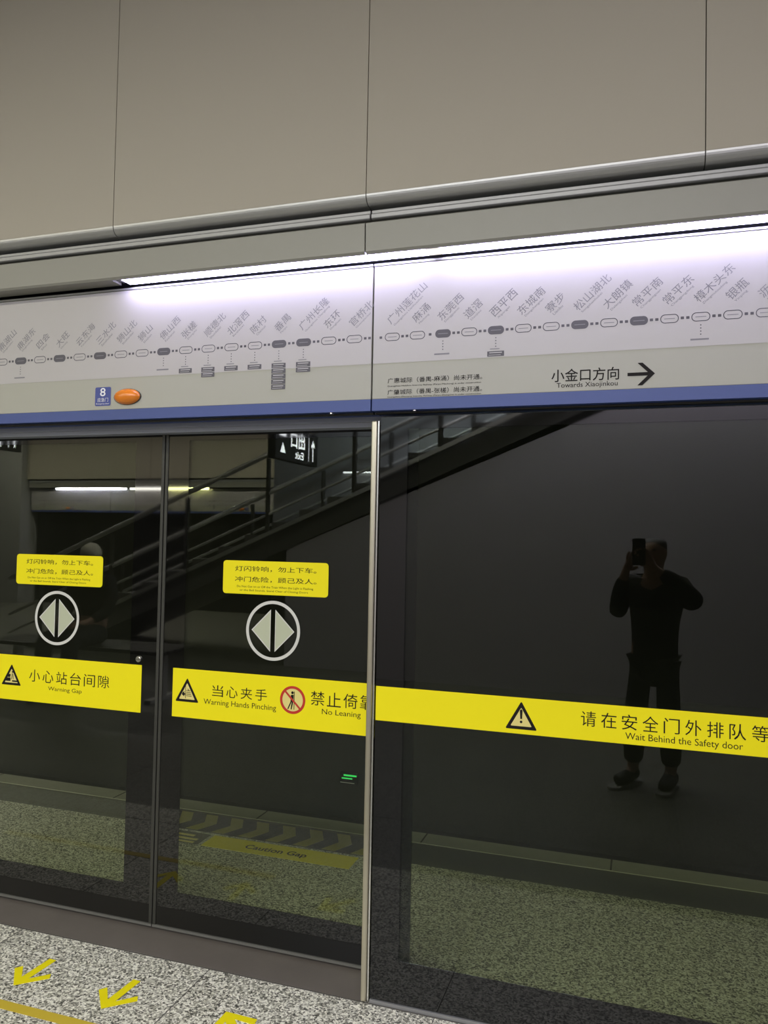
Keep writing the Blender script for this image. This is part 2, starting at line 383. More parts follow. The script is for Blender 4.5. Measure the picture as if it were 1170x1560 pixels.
hr = header(-0.843, 1.20, 'right route map header panel with the black arrow')
map_print(hr, xR, stR, pyR, {2, 4, 7, 9}, {4: 1}, {2, 11}, 2.1575, PITCH_R, single=(1,))
bm = BM(); poly(bm, rrect(-0.777 - 0.044, -0.777 - 0.035, 2.1535, 2.1615, 0.001, 2), Y1); flat('line_dot', bm, 'map_ink', hr)
bm = BM()
Y2 = HEAD - 0.0012
put(bm, '小金口方向', Y2, -0.264, 1.985, -0.066, 2.024, bold=0.006)
put(bm, 'Towards Xiaojinkou', Y2, -0.248, 1.963, -0.070, 1.982)
flat('direction_lettering', bm, 'ink', hr); bm = BM()
poly(bm, [(-0.042, 1.9935), (0.018, 1.9935), (0.018, 2.0035), (-0.042, 2.0035)], Y2)
poly(bm, [(0.035, 1.9985), (0.000, 2.032), (-0.014, 2.032), (0.017, 2.0015), (0.017, 1.9955), (-0.014, 1.965), (0.000, 1.965)], Y2 - 0.0002)
flat('direction_arrow', bm, 'ink', hr)
bm = BM()
put(bm, '广惠城际（番禺-麻涌）尚未开通。', Y2, -0.790, 2.005, -0.478, 2.022)
put(bm, 'Guangzhou-Huizhou Intercity Railway (Panyu-Machong) is under construction', Y2, -0.790, 1.992, -0.481, 1.998)
put(bm, '广肇城际（番禺-张槎）尚未开通。', Y2, -0.790, 1.967, -0.478, 1.984)
put(bm, 'Guangzhou-Zhaoqing Intercity Railway (Panyu-Zhangcha) is under construction', Y2, -0.790, 1.957, -0.481, 1.9625)
flat('notice_lettering', bm, 'ink', hr)
for x, tt in ((-0.70, hr), (-0.99, hl)):
    bm = BM(); cyl(bm, (x, HEAD + 0.012, 1.9175), (x, HEAD + 0.012, 1.913), 0.008, 14); obj('screw', bm, 'chrome', tt)
struct(obj('trim_10', bx(XL, XR, 2.53, 2.66, 1.90, 2.44), 'lintel'))                    # door gear box behind the headers
bm = BM(); box(bm, XL, -0.852, 2.545, 2.60, 1.884, 1.90)
struct(obj('trim_11', bm, 'lintel'))

# ------------------------------------------------------------------ glazing
def pane(t, x0, x1, z0, z1, y, th, ix0, ix1, iz0, iz1):
    g = obj('glass_pane', bx(x0, x1, y, y + th, z0, z1), 'glass', t)
    bm = BM()
    o = [(x0, z0), (x1, z0), (x1, z1), (x0, z1)]; i = [(ix0, iz0), (ix1, iz0), (ix1, iz1), (ix0, iz1)]
    ys = (y - 0.0006, y - 0.0001)
    A = [[bm.verts.new((x, yy, z)) for x, z in L] for yy in ys for L in (o, i)]
    for k in range(4):
        j = (k + 1) % 4
        bm.faces.new((A[0][k], A[0][j], A[1][j], A[1][k])); bm.faces.new((A[2][k], A[3][k], A[3][j], A[2][j]))
        bm.faces.new((A[0][k], A[2][k], A[2][j], A[0][j])); bm.faces.new((A[1][k], A[1][j], A[3][j], A[3][k]))
    fr = obj('black_border', bm, 'frit', t); fr['label'] = 'black painted border of the pane'
    return g
def sticker_text(t, name, items, y, material='ink'):
    bm = BM()
    for it in items: put(bm, it[0], y, *it[1:5], bold=it[5] if len(it) > 5 else 0.0)
    return flat(name, bm, material, t)
def tri_loop(cx, zb, zt, w, inset=0.0, r=0.006):
    # rounded triangle
    P = [Vector((cx - w / 2, zb)), Vector((cx + w / 2, zb)), Vector((cx, zt))]
    c = (P[0] + P[1] + P[2]) / 3; hh = zt - zb; k = 1 - inset / (hh / 3)
    P = [c + (p - c) * k for p in P]; out = []
    rr = max(r * k, 0.001)
    for i in range(3):
        a, b, d = P[i - 1], P[i], P[(i + 1) % 3]
        u = (a - b).normalized(); v = (d - b).normalized(); q0 = b + u * rr; q2 = b + v * rr
        for j in range(5):
            s = j / 4; out.append(tuple(q0 * (1 - s) ** 2 + b * 2 * s * (1 - s) + q2 * s * s))
    return out
def tri_sign(t, cx, zb, zt, w, y, glyph):
    bm = BM(); poly(bm, tri_loop(cx, zb, zt, w, 0.008), y, 1)
    band(bm, tri_loop(cx, zb, zt, w), tri_loop(cx, zb, zt, w, 0.0095), y - 0.0002, 0)
    glyph(bm, cx, zb, zt - zb, y - 0.0004)
    return flat('warning_triangle', bm, ['ink', 'yellow_pale'], t)
def g_gap(bm, cx, zb, h, y):
    poly(bm, [(cx - 0.030, zb + 0.016), (cx - 0.004, zb + 0.016), (cx - 0.004, zb + 0.030), (cx - 0.022, zb + 0.030)], y)
    poly(bm, [(cx + 0.004, zb + 0.014), (cx + 0.033, zb + 0.014), (cx + 0.029, zb + 0.020), (cx + 0.004, zb + 0.020)], y)
    poly(bm, [(cx - 0.020, zb + 0.032), (cx - 0.006, zb + 0.032), (cx - 0.004, zb + 0.044), (cx - 0.014, zb + 0.045)], y)
    poly(bm, [(cx + 0.000, zb + 0.024), (cx + 0.003, zb + 0.024), (cx + 0.007, zb + 0.048), (cx + 0.003, zb + 0.048)], y)
    poly(bm, [(cx + 0.009, zb + 0.024), (cx + 0.0115, zb + 0.024), (cx + 0.010, zb + 0.044), (cx + 0.008, zb + 0.044)], y)
    poly(bm, rrect(cx + 0.002, cx + 0.010, zb + 0.050, zb + 0.058, 0.0038, 4), y)
def g_hand(bm, cx, zb, h, y):
    poly(bm, [(cx - 0.0215, zb + 0.026), (cx - 0.012, zb + 0.020), (cx - 0.012, zb + 0.026), (cx - 0.008, zb + 0.026), (cx - 0.008, zb + 0.032), (cx - 0.012, zb + 0.032), (cx - 0.012, zb + 0.040), (cx - 0.0215, zb + 0.032)], y)
    poly(bm, [(cx - 0.0075, zb + 0.013), (cx - 0.0055, zb + 0.013), (cx - 0.0055, zb + 0.062), (cx - 0.0075, zb + 0.060)], y)
    for i in range(4):
        z = zb + 0.022 + 0.0065 * i
        poly(bm, [(cx - 0.0035, z), (cx + 0.020 - 0.002 * i, z), (cx + 0.020 - 0.002 * i, z + 0.0022), (cx - 0.0035, z + 0.0022)], y)
    poly(bm, [(cx + 0.001, zb + 0.050), (cx + 0.003, zb + 0.050), (cx + 0.009, zb + 0.044), (cx + 0.006, zb + 0.043)], y)
def g_excl(bm, cx, zb, h, y):
    poly(bm, [(cx - 0.0028, zb + 0.032), (cx + 0.0028, zb + 0.032), (cx + 0.0042, zb + 0.058), (cx, zb + 0.062), (cx - 0.0042, zb + 0.058)], y)
    poly(bm, rrect(cx - 0.004, cx + 0.004, zb + 0.019, zb + 0.027, 0.0039, 4), y)
def vinyl(t, name, x0, x1, z0, z1, y, r=0.0015):
    bm = BM(); slab(bm, rrect(x0, x1, z0, z1, r), y - 0.0014, y - 0.0007)
    return obj(name, bm, 'yellow', t)
def notice(t, x0, y):      # yellow two-line notice; x0 is its left edge
    s = vinyl(t, 'warning_sticker', x0, x0 + 0.425, 1.2835, 1.4065, y, 0.013)
    a = x0 + 1.486
    sticker_text(s, 'notice_lettering', [
        ('灯闪铃响，勿上下车。', -1.436 + a, 1.367, -1.108 + a, 1.387, 0.004), ('冲门危险，顾己及人。', -1.436 + a, 1.328, -1.107 + a, 1.348, 0.004),
        ('Do Not Get on or Off the Train When the Light is Flashing', -1.427 + a, 1.3055, -1.119 + a, 1.3155),
        ('or the Bell Sounds. Stand Clear of Closing Doors', -1.415 + a, 1.2925, -1.139 + a, 1.3015)], y - 0.0016)
def symbol(t, cx, cz, y):
    bm = BM(); ring(bm, cx, cz, 0.1090, 0.0975, y - 0.0006)
    r = flat('door_symbol', bm, 'ring', t); r['label'] = 'white ring around two pale triangles'
    for s in (-1, 1):
        bm = BM()
        P = [(cx + s * 0.009, cz + 0.077), (cx + s * 0.009, cz - 0.077), (cx + s * 0.0865, cz)]
        poly(bm, P, y - 0.0006, 0)
        q = Vector((sum(p[0] for p in P) / 3, sum(p[1] for p in P) / 3))
        inn = [tuple(q + (Vector(p) - q) * 0.90) for p in P]
        band(bm, P, inn, y - 0.0009, 1)
        flat('triangle', bm, ['tri', 'ring'], r)

TH = 0.008
# left leaf
dl = thing('sliding_door', 'left sliding glass door leaf bearing the gap warning band', 'door')
pane(dl, -2.77, -1.768, 0.022, 1.90, DOOR, TH, -2.65, -1.886, 0.156, 1.86)
for nm, a, b in (('edge_profile', -1.7668, -1.7535),):
    obj(nm, bx(a, b, DOOR - 0.004, DOOR + 0.035, 0.018, 1.90), 'alu_dark', dl, bevel=0.002)
obj('bottom_rail', bx(-2.77, -1.7535, DOOR - 0.006, DOOR + 0.03, 0.012, 0.021), 'trim_grey', dl)
notice(dl, -2.450, DOOR); symbol(dl, -2.240, 1.152, DOOR)
bl = vinyl(dl, 'warning_band', -2.69, -1.831, 0.808, 0.991, DOOR)
sticker_text(bl, 'band_lettering', [('小', -2.367, 0.889, -2.313, 0.938, 0.0)] + [
    (c, -2.367 + 0.0672 * i, 0.889, -2.367 + 0.0672 * i + 0.053, 0.938) for i, c in enumerate('心站台间隙', 1)] + [('Warning Gap', -2.271, 0.855, -2.107, 0.8755)], DOOR - 0.0016)
tri_sign(bl, -2.457, 0.867, 0.953, 0.100, DOOR - 0.0016, g_gap)
bm = BM(); cyl(bm, (-1.845, DOOR, 1.0137), (-1.845, DOOR - 0.006, 1.0137), 0.0115, 24); cyl(bm, (-1.845, DOOR - 0.006, 1.0137), (-1.845, DOOR - 0.0085, 1.0137), 0.0085, 20)
lk = obj('door_lock', bm, 'chrome', dl); lk['label'] = 'small round chrome lock'
for s in (-1, 1):
    bm = BM(); cyl(bm, (-1.845 + s * 0.004, DOOR - 0.0085, 1.0137), (-1.845 + s * 0.004, DOOR - 0.0090, 1.0137), 0.0018, 10); obj('pin_hole', bm, 'rubber', lk)
# right leaf
dr = thing('sliding_door', 'right sliding glass door leaf with hand pinching and no leaning signs', 'door')
pane(dr, -1.735, -0.735, 0.022, 1.90, DOOR, TH, -1.646, -0.83, 0.154, 1.86)
obj('edge_profile', bx(-1.7495, -1.7362, DOOR - 0.004, DOOR + 0.035, 0.018, 1.90), 'alu_dark', dr, bevel=0.002)
obj('bottom_rail', bx(-1.7495, -0.735, DOOR - 0.006, DOOR + 0.03, 0.012, 0.021), 'trim_grey', dr)
notice(dr, -1.486, DOOR); symbol(dr, -1.276, 1.154, DOOR)
br = vinyl(dr, 'warning_band', -1.691, -0.78, 0.808, 0.991, DOOR)
sticker_text(br, 'band_lettering', [(c, -1.520 + 0.0600 * i, 0.897, -1.520 + 0.0600 * i + 0.047, 0.939) for i, c in enumerate('当心夹手')] +
             [(c, -1.119 + 0.0625 * i, 0.8985, -1.119 + 0.0625 * i + 0.053, 0.949) for i, c in enumerate('禁止倚靠')] +
             [('Warning Hands Pinching', -1.555, 0.8595, -1.255, 0.8855), ('No Leaning', -1.075, 0.864, -0.928, 0.8885)], DOOR - 0.0016)
tri_sign(br, -1.627, 0.867, 0.957, 0.101, DOOR - 0.0016, g_hand)
bm = BM(); cx, cz, y = -1.190, 0.910, DOOR - 0.0016
poly(bm, rrect(cx - 0.044, cx + 0.044, cz - 0.044, cz + 0.044, 0.0438, 10), y, 2)
ring(bm, cx, cz, 0.0500, 0.0405, y - 0.0004, 0)
ca, sa = math.cos(math.radians(-45)), math.sin(math.radians(-45))
poly(bm, [(cx + u * ca - v * sa, cz + u * sa + v * ca) for u, v in ((-0.042, -0.0035), (0.042, -0.0035), (0.042, 0.0035), (-0.042, 0.0035))], y - 0.0006, 0)
poly(bm, [(cx + 0.005, cz - 0.034), (cx + 0.0075, cz - 0.034), (cx + 0.0075, cz + 0.031), (cx + 0.005, cz + 0.031)], y - 0.0004, 1)
poly(bm, rrect(cx - 0.006, cx + 0.004, cz + 0.021, cz + 0.031, 0.0048, 5), y - 0.0004, 1)
poly(bm, [(cx - 0.007, cz + 0.018), (cx + 0.004, cz + 0.019), (cx + 0.003, cz - 0.006), (cx - 0.008, cz - 0.006)], y - 0.0004, 1)
poly(bm, [(cx - 0.008, cz - 0.006), (cx - 0.003, cz - 0.006), (cx - 0.016, cz - 0.034), (cx - 0.020, cz - 0.033)], y - 0.0004, 1)
poly(bm, [(cx - 0.003, cz - 0.006), (cx + 0.003, cz - 0.006), (cx - 0.003, cz - 0.034), (cx - 0.007, cz - 0.034)], y - 0.0004, 1)
flat('no_leaning_sign', bm, ['red', 'ink', 'yellow_pale'], br)
# fixed pane to the right of the post
fx = thing('fixed_glass_panel', 'tall dark fixed glass panel right of the steel post', 'glass panel')
pane(fx, -0.822, 1.18, 0.012, 1.90, FIX, TH, -0.728, 1.08, 0.147, 1.86)
obj('bottom_channel', bx(-0.822, 1.18, FIX - 0.006, FIX + 0.03, 0.0, 0.011), 'rail', fx)
bf = vinyl(fx, 'warning_band', -0.821, 0.98, 0.905, 1.016, FIX)
sticker_text(bf, 'band_lettering', [(c, -0.168 + 0.0587 * i, 0.947, -0.168 + 0.0587 * i + 0.044, 0.992) for i, c in enumerate('请在安全门外排队等候')] +
             [('Wait Behind the Safety door', -0.040, 0.9135, 0.279, 0.9395)], FIX - 0.0016)
tri_sign(bf, -0.347, 0.919, 1.005, 0.098, FIX - 0.0016, g_excl)
# steel post
ps = thing('steel_post', 'slim brushed steel post between right door and fixed panel', 'post', (-0.8375, FIX, 0))
bm = BM(); box(bm, -0.0135, 0.0055, -0.012, 0.145, 0.003, 1.888); obj('post_body', bm, 'steel', ps, bevel=0.004)
bm = BM(); box(bm, 0.0065, 0.0125, -0.006, 0.02, 0.0, 1.888); obj('cover_strip', bm, 'chrome', ps, bevel=0.001)

# ------------------------------------------------------------------ marks on the floors
def floor_poly(name, loops, z, th, material, parent=None):
    bm = BM()
    for L in loops:
        a = [bm.verts.new((x, y, z)) for x, y in L]; b = [bm.verts.new((x, y, z + th)) for x, y in L]; n = len(L)
        for i in range(n): bm.faces.new((a[i], a[(i + 1) % n], b[(i + 1) % n], b[i]))
        bm.faces.new(a); bm.faces.new(b[::-1])
    return obj(name, bm, material, parent)
def arrow(x, y, ang, label):
    o = floor_poly('floor_arrow', [[(-0.0145, 0.170), (-0.0145, 0.046), (-0.062, 0.098), (-0.078, 0.076), (0.0, -0.002), (0.078, 0.076), (0.062, 0.098), (0.0145, 0.046), (0.0145, 0.170)]], 0.0, 0.0011, 'yellow')
    o.location = (x, y, 0.0); o.rotation_euler = (0, 0, ang)
    return tag(o, label, 'arrow', 'yellow arrows on the platform floor')
arrow(-1.958, 2.128, -0.06, 'yellow floor arrow left of the other two, under the left door')
arrow(-1.606, 2.120, -0.06, 'middle yellow floor arrow below the right door')
arrow(-1.228, 2.238, -PI * 0.76, 'yellow floor arrow cut by the bottom edge, nearest the steel post')
tp = floor_poly('floor_tape', [[(-3.0, 2.012), (-1.52, 2.012), (-1.52, 2.050), (-3.0, 2.050)]], 0.0, 0.0009, 'tape')
tag(tp, 'long yellow tape line on the granite floor in front of the arrows', 'tape')
# beyond the doors
s2 = floor_poly('floor_sticker', [[(-2.01, 3.365), (-1.245, 3.365), (-1.245, 3.50), (-2.01, 3.50)]], 0.0, 0.001, 'yellow')
tag(s2, 'yellow floor sticker with black gap warning, seen through the right door', 'sticker')
def floor_text(s, x0, y0, x1, y1, z, material, parent):
    vs, fs = text_mesh(s, 0.02); bm = BM()
    ax = min(v.x for v in vs); b_ = max(v.x for v in vs); ay = min(v.y for v in vs); by = max(v.y for v in vs)
    nv = [bm.verts.new((x0 + (v.x - ax) / (b_ - ax) * (x1 - x0), y0 + (v.y - ay) / (by - ay) * (y1 - y0), z)) for v in vs]
    for f in fs:
        try: bm.faces.new([nv[i] for i in f])
        except ValueError: pass
    return flat('sticker_lettering', bm, material, parent)
floor_text('Caution Gap', -1.80, 3.395, -1.48, 3.455, 0.0014, 'ink', s2)
struct(floor_poly('trim_16', [[(-16, 3.525), (8, 3.525), (8, 3.768), (-16, 3.768)]], 0.0, 0.0006, 'dark_stone'))
pg = floor_poly('pictogram_panel', [[(-2.40, 3.365), (-2.03, 3.365), (-2.03, 3.50), (-2.40, 3.50)]], 0.0, 0.001, 'dark_stone', s2)
floor_poly('pale_stripes', [[(-2.385, 3.375), (-2.06, 3.375), (-2.06, 3.393), (-2.385, 3.393)], [(-2.385, 3.41), (-2.06, 3.41), (-2.06, 3.43), (-2.385, 3.43)], [(-2.385, 3.45), (-2.10, 3.45), (-2.10, 3.47), (-2.385, 3.47)]], 0.001, 0.0005, 'yellow_pale', pg)
hz = floor_poly('hazard_strip', [[(-2.55, 3.52), (-1.05, 3.52), (-1.05, 3.745), (-2.55, 3.745)]], 0.0006, 0.001, 'hazard')
tag(hz, 'dark chevron strip on the floor beyond the right door', 'floor marking')
chev = []
for k in range(10):
    x = -2.50 + 0.15 * k; chev.append([(x, 3.53), (x + 0.07, 3.53), (x + 0.12, 3.635), (x + 0.07, 3.74), (x, 3.74), (x + 0.05, 3.635)])
floor_poly('chevrons', chev, 0.0016, 0.0006, 'olive', hz)
# lit green sign low on the tunnel wall
gs = thing('evacuation_light', 'small green lit sign low on the tunnel wall behind the glass', 'sign', (-2.745, 7.39, -0.895))
obj('housing', bx(-0.09, 0.09, -0.03, 0.0, -0.055, 0.055), 'dark', gs)
bm = BM(); box(bm, -0.05, 0.085, -0.032, -0.030, 0.022, 0.038); box(bm, -0.07, 0.04, -0.032, -0.030, -0.006, 0.006); obj('lit_face', bm, 'green_lit', gs)
obj('lit_edge', bx(-0.085, 0.065, -0.032, -0.030, -0.046, -0.039), 'white_ink', gs)

# ------------------------------------------------------------------ the platform behind the camera (seen mirrored in the glass)
OY = -8.19
wf = struct(obj('wall_front', bx(-16, 8, OY - 0.35, OY + 0.06, 2.60, CEIL), 'dark'))
for k in range(-15, 8):
    obj('cladding_panel', bx(k + 0.004 - 0.3, k + 0.996 - 0.3, OY + 0.062, OY + 0.09, 2.60, CEIL), 'panel', wf)
struct(obj('trim_12', bx(-12.3, 8, OY - 0.02, OY + 0.075, 2.525, 2.57), 'rail'))
struct(obj('trim_13', bx(-12.3, 8, OY - 0.02, OY + 0.08, 2.42, 2.52), 'fascia'))
struct(obj('window_1', bx(-12.3, 8, OY - 0.25, OY - 0.20, 0.0, 1.92), 'opp_glass'))
struct(obj('wall_corner', bx(-13.3, -12.35, OY - 0.3, OY + 0.25, 0, CEIL), 'grey_wall'))
for src, lx, lab in ((hl, -13.146, 'first map header across the platform, beside the grey corner wall'), (hr, -9.09, 'second map header across the platform from the grey corner wall'),
                     (hl, -9.086, 'third map header across the platform from the grey corner wall'), (hr, -5.02, 'map header across the platform nearest the stair wall')):
    c = copy_tree(src); c.location = (lx, OY + HEAD, 0); c.rotation_euler = (0, 0, PI); c['label'] = lab; c['group'] = 'map headers across the platform'
G2 = 'linear lights across the platform'
led(-11.6, -9.9, OY + 0.055, 'bluish white linear light across the platform, far left', G2, 'led_far', 0.04)
led(-9.78, -8.98, OY + 0.055, 'dimmer white linear light across the platform, middle one', G2, 'led_dim', 0.04)
led(-8.9, -8.0, OY + 0.055, 'greenish yellow linear light across the platform by the stair rail', G2, 'led_warm', 0.04)
# stair with its balustrade
SX0, SL, SY = -7.6, 0.432, -3.02
st = thing('staircase', 'dark stone staircase rising to the right, mirrored in the doors', 'stairs', (SX0, SY, 0))
prof = []; n = 25
for i in range(n):
    prof += [(0.349 * i, 0.151 * i), (0.349 * i, 0.151 * (i + 1))]
prof += [(0.349 * n, 0.151 * n), (0.349 * n, 0.151 * n - 0.25), (0.55, 0.0)]
bm = BM(); a = [bm.verts.new((x, -0.05, z)) for x, z in prof]; b = [bm.verts.new((x, -1.65, z)) for x, z in prof]
for i in range(len(prof)): j = (i + 1) % len(prof); bm.faces.new((a[i], a[j], b[j], b[i]))
bm.faces.new(a); bm.faces.new(b[::-1]); obj('flight', bm, 'stair', st)
XE = 8.2
for yy in (0.0, -1.66):
    bm = BM(); P = [(0, 0.0), (XE, XE * SL), (XE, XE * SL + 0.05), (0, 0.05)]
    slab(bm, P, yy - 0.02, yy + 0.02); obj('stringer', bm, 'rail_steel', st)
    for h, r, nm in ((0.93, 0.032, 'handrail'), (0.46, 0.02, 'mid_rail'), (0.22, 0.016, 'low_rail')):
        bm = BM(); cyl(bm, (-0.25, yy, h - 0.05), (XE, yy, XE * SL + h), r, 14); obj(nm, bm, 'rail_steel', st)
    for k in range(8):
        x = 0.25 + 1.07 * k; bm = BM(); cyl(bm, (x, yy, x * SL + 0.05), (x, yy, x * SL + 0.91), 0.028, 12); obj('baluster_post', bm, 'alu_dark', st)
bm = BM(); slab(bm, [(-3.92, 0), (6.5, 0), (6.5, CEIL), (2.05, CEIL), (-3.92, (-3.92 - SX0) * SL - 0.24)], -3.17, -3.085)
struct(obj('wall_understair', bm, 'pale_wall'))
struct(obj('wall_middle', bx(-4.95, 6.5, -4.95, -4.80, 0, CEIL), 'grey_wall'))
# hanging way signs
def way_sign(x, y, z, label):
    t = thing('hanging_sign', label, 'sign', (x, y, z), PI / 2, 'hanging exit signs')
    # local +x runs towards the doors, face points to local -y (world +x)
    obj('case', bx(-0.5, 0.5, -0.04, 0.04, -0.165, 0.165), 'sign_face', t, bevel=0.004)
    for dx in (-0.35, 0.35):
        bm = BM(); cyl(bm, (dx, 0, 0.165), (dx, 0, CEIL - z), 0.012, 10); obj('hanger', bm, 'alu_dark', t)
    bm = BM(); y = -0.0415
    poly(bm, [(-0.385, -0.12), (-0.365, -0.12), (-0.365, 0.04), (-0.335, 0.01), (-0.335, 0.045), (-0.375, 0.10), (-0.415, 0.045), (-0.415, 0.01), (-0.385, 0.04)], y)
    poly(bm, [(-0.275, -0.13), (-0.268, -0.13), (-0.268, 0.12), (-0.275, 0.12)], y)
    put(bm, '出口', y, -0.17, -0.03, 0.16, 0.13, bold=0.02); put(bm, 'Exit', y, -0.14, -0.13, 0.06, -0.055, bold=0.02); poly(bm, [(0.28, -0.10), (0.40, -0.10), (0.34, 0.0)], y); poly(bm, [(0.27, 0.06), (0.41, 0.06), (0.41, 0.10), (0.27, 0.10)], y)
    flat('lit_lettering', bm, 'sign_lit', t)
    return t
way_sign(-3.30, -1.90, 2.40, 'lit hanging exit sign with up arrow, mirrored beside the stair rail')
way_sign(-8.0, -2.75, 2.73, 'lit hanging exit sign mirrored at the left edge of the picture')
t = thing('tube_light', 'short bright tube light mirrored beside the steel post', 'light', (-3.66, -4.80, 2.40))
obj('housing', bx(-0.24, 0.24, 0.0, 0.05, 0.0, 0.05), 'rail', t); obj('tube', bx(-0.22, 0.22, 0.01, 0.045, -0.020, -0.001), 'sign_lit', t)

# ------------------------------------------------------------------ people
def skin_mesh(name, verts, edges, radii, material, parent, sub=2, root=0):
    me = bpy.data.meshes.new(name); me.from_pydata(verts, edges, [])
    o = bpy.data.objects.new(name, me); COL.objects.link(o)
    o.modifiers.new('skin', 'SKIN'); s = o.modifiers.new('sub', 'SUBSURF'); s.levels = sub; s.render_levels = sub
    for i, r in enumerate(radii):
        sv = me.skin_vertices[0].data[i]; sv.radius = r if isinstance(r, tuple) else (r, r); sv.use_root = (i == root)
    dg = bpy.context.evaluated_depsgraph_get()
    m2 = bpy.data.meshes.new_from_object(o.evaluated_get(dg)); bpy.data.objects.remove(o); bpy.data.meshes.remove(me)
    for p in m2.polygons: p.use_smooth = True
    m2.name = name
    return link(name, m2, material, parent)
class Sk:
    def __init__(s): s.v = []; s.e = []; s.r = []
    def add(s, p, r, par=None):
        s.v.append(tuple(p)); s.r.append(r); i = len(s.v) - 1
        if par is not None: s.e.append((par, i))
        return i
    def chain(s, pts, par):
        for p, r in pts: par = s.add(p, r, par)
        return par
def hand(sk, wrist, d, side, nrm, curl=0.6):
    """palm + five fingers from a wrist index; d = along the hand, side = thumb side, nrm = palm normal"""
    w = Vector(sk.v[wrist]); d = Vector(d).normalized(); side = Vector(side).normalized(); nrm = Vector(nrm).normalized()
    palm = sk.add(w + d * 0.055, (0.022, 0.026), wrist)
    for k, L in enumerate((0.070, 0.078, 0.073, 0.058)):
        off = side * (0.027 - 0.018 * k); p = w + d * 0.088 + off; par = sk.add(p, 0.009, palm)
        for j in range(3):
            dd = (d * math.cos(curl * (j + 0.6)) + nrm * math.sin(curl * (j + 0.6))); p = p + dd * (L / 3); par = sk.add(p, 0.0085 - 0.0008 * j, par)
    p = w + d * 0.03 + side * 0.026; par = sk.add(p, 0.011, palm)
    for j in range(2):
        p = p + (d * 0.6 + side * 0.5 + nrm * 0.45 * (j + 0.5)).normalized() * 0.03; par = sk.add(p, 0.010 - 0.001 * j, par)
def head_bits(root, c, f, s=1.0):
    """eyes, ears and nose about head centre c; f = facing"""
    f = Vector(f).normalized(); r = f.cross(Vector((0, 0, 1))).normalized(); c = Vector(c)
    for k in (-1, 1):
        bm = BM(); ellipsoid(bm, c + f * 0.078 * s + r * k * 0.030 * s + Vector((0, 0, 0.005)), 0.011, 0.011, 0.009, 12, 8); obj('eye', bm, 'hair', root, smooth=True)
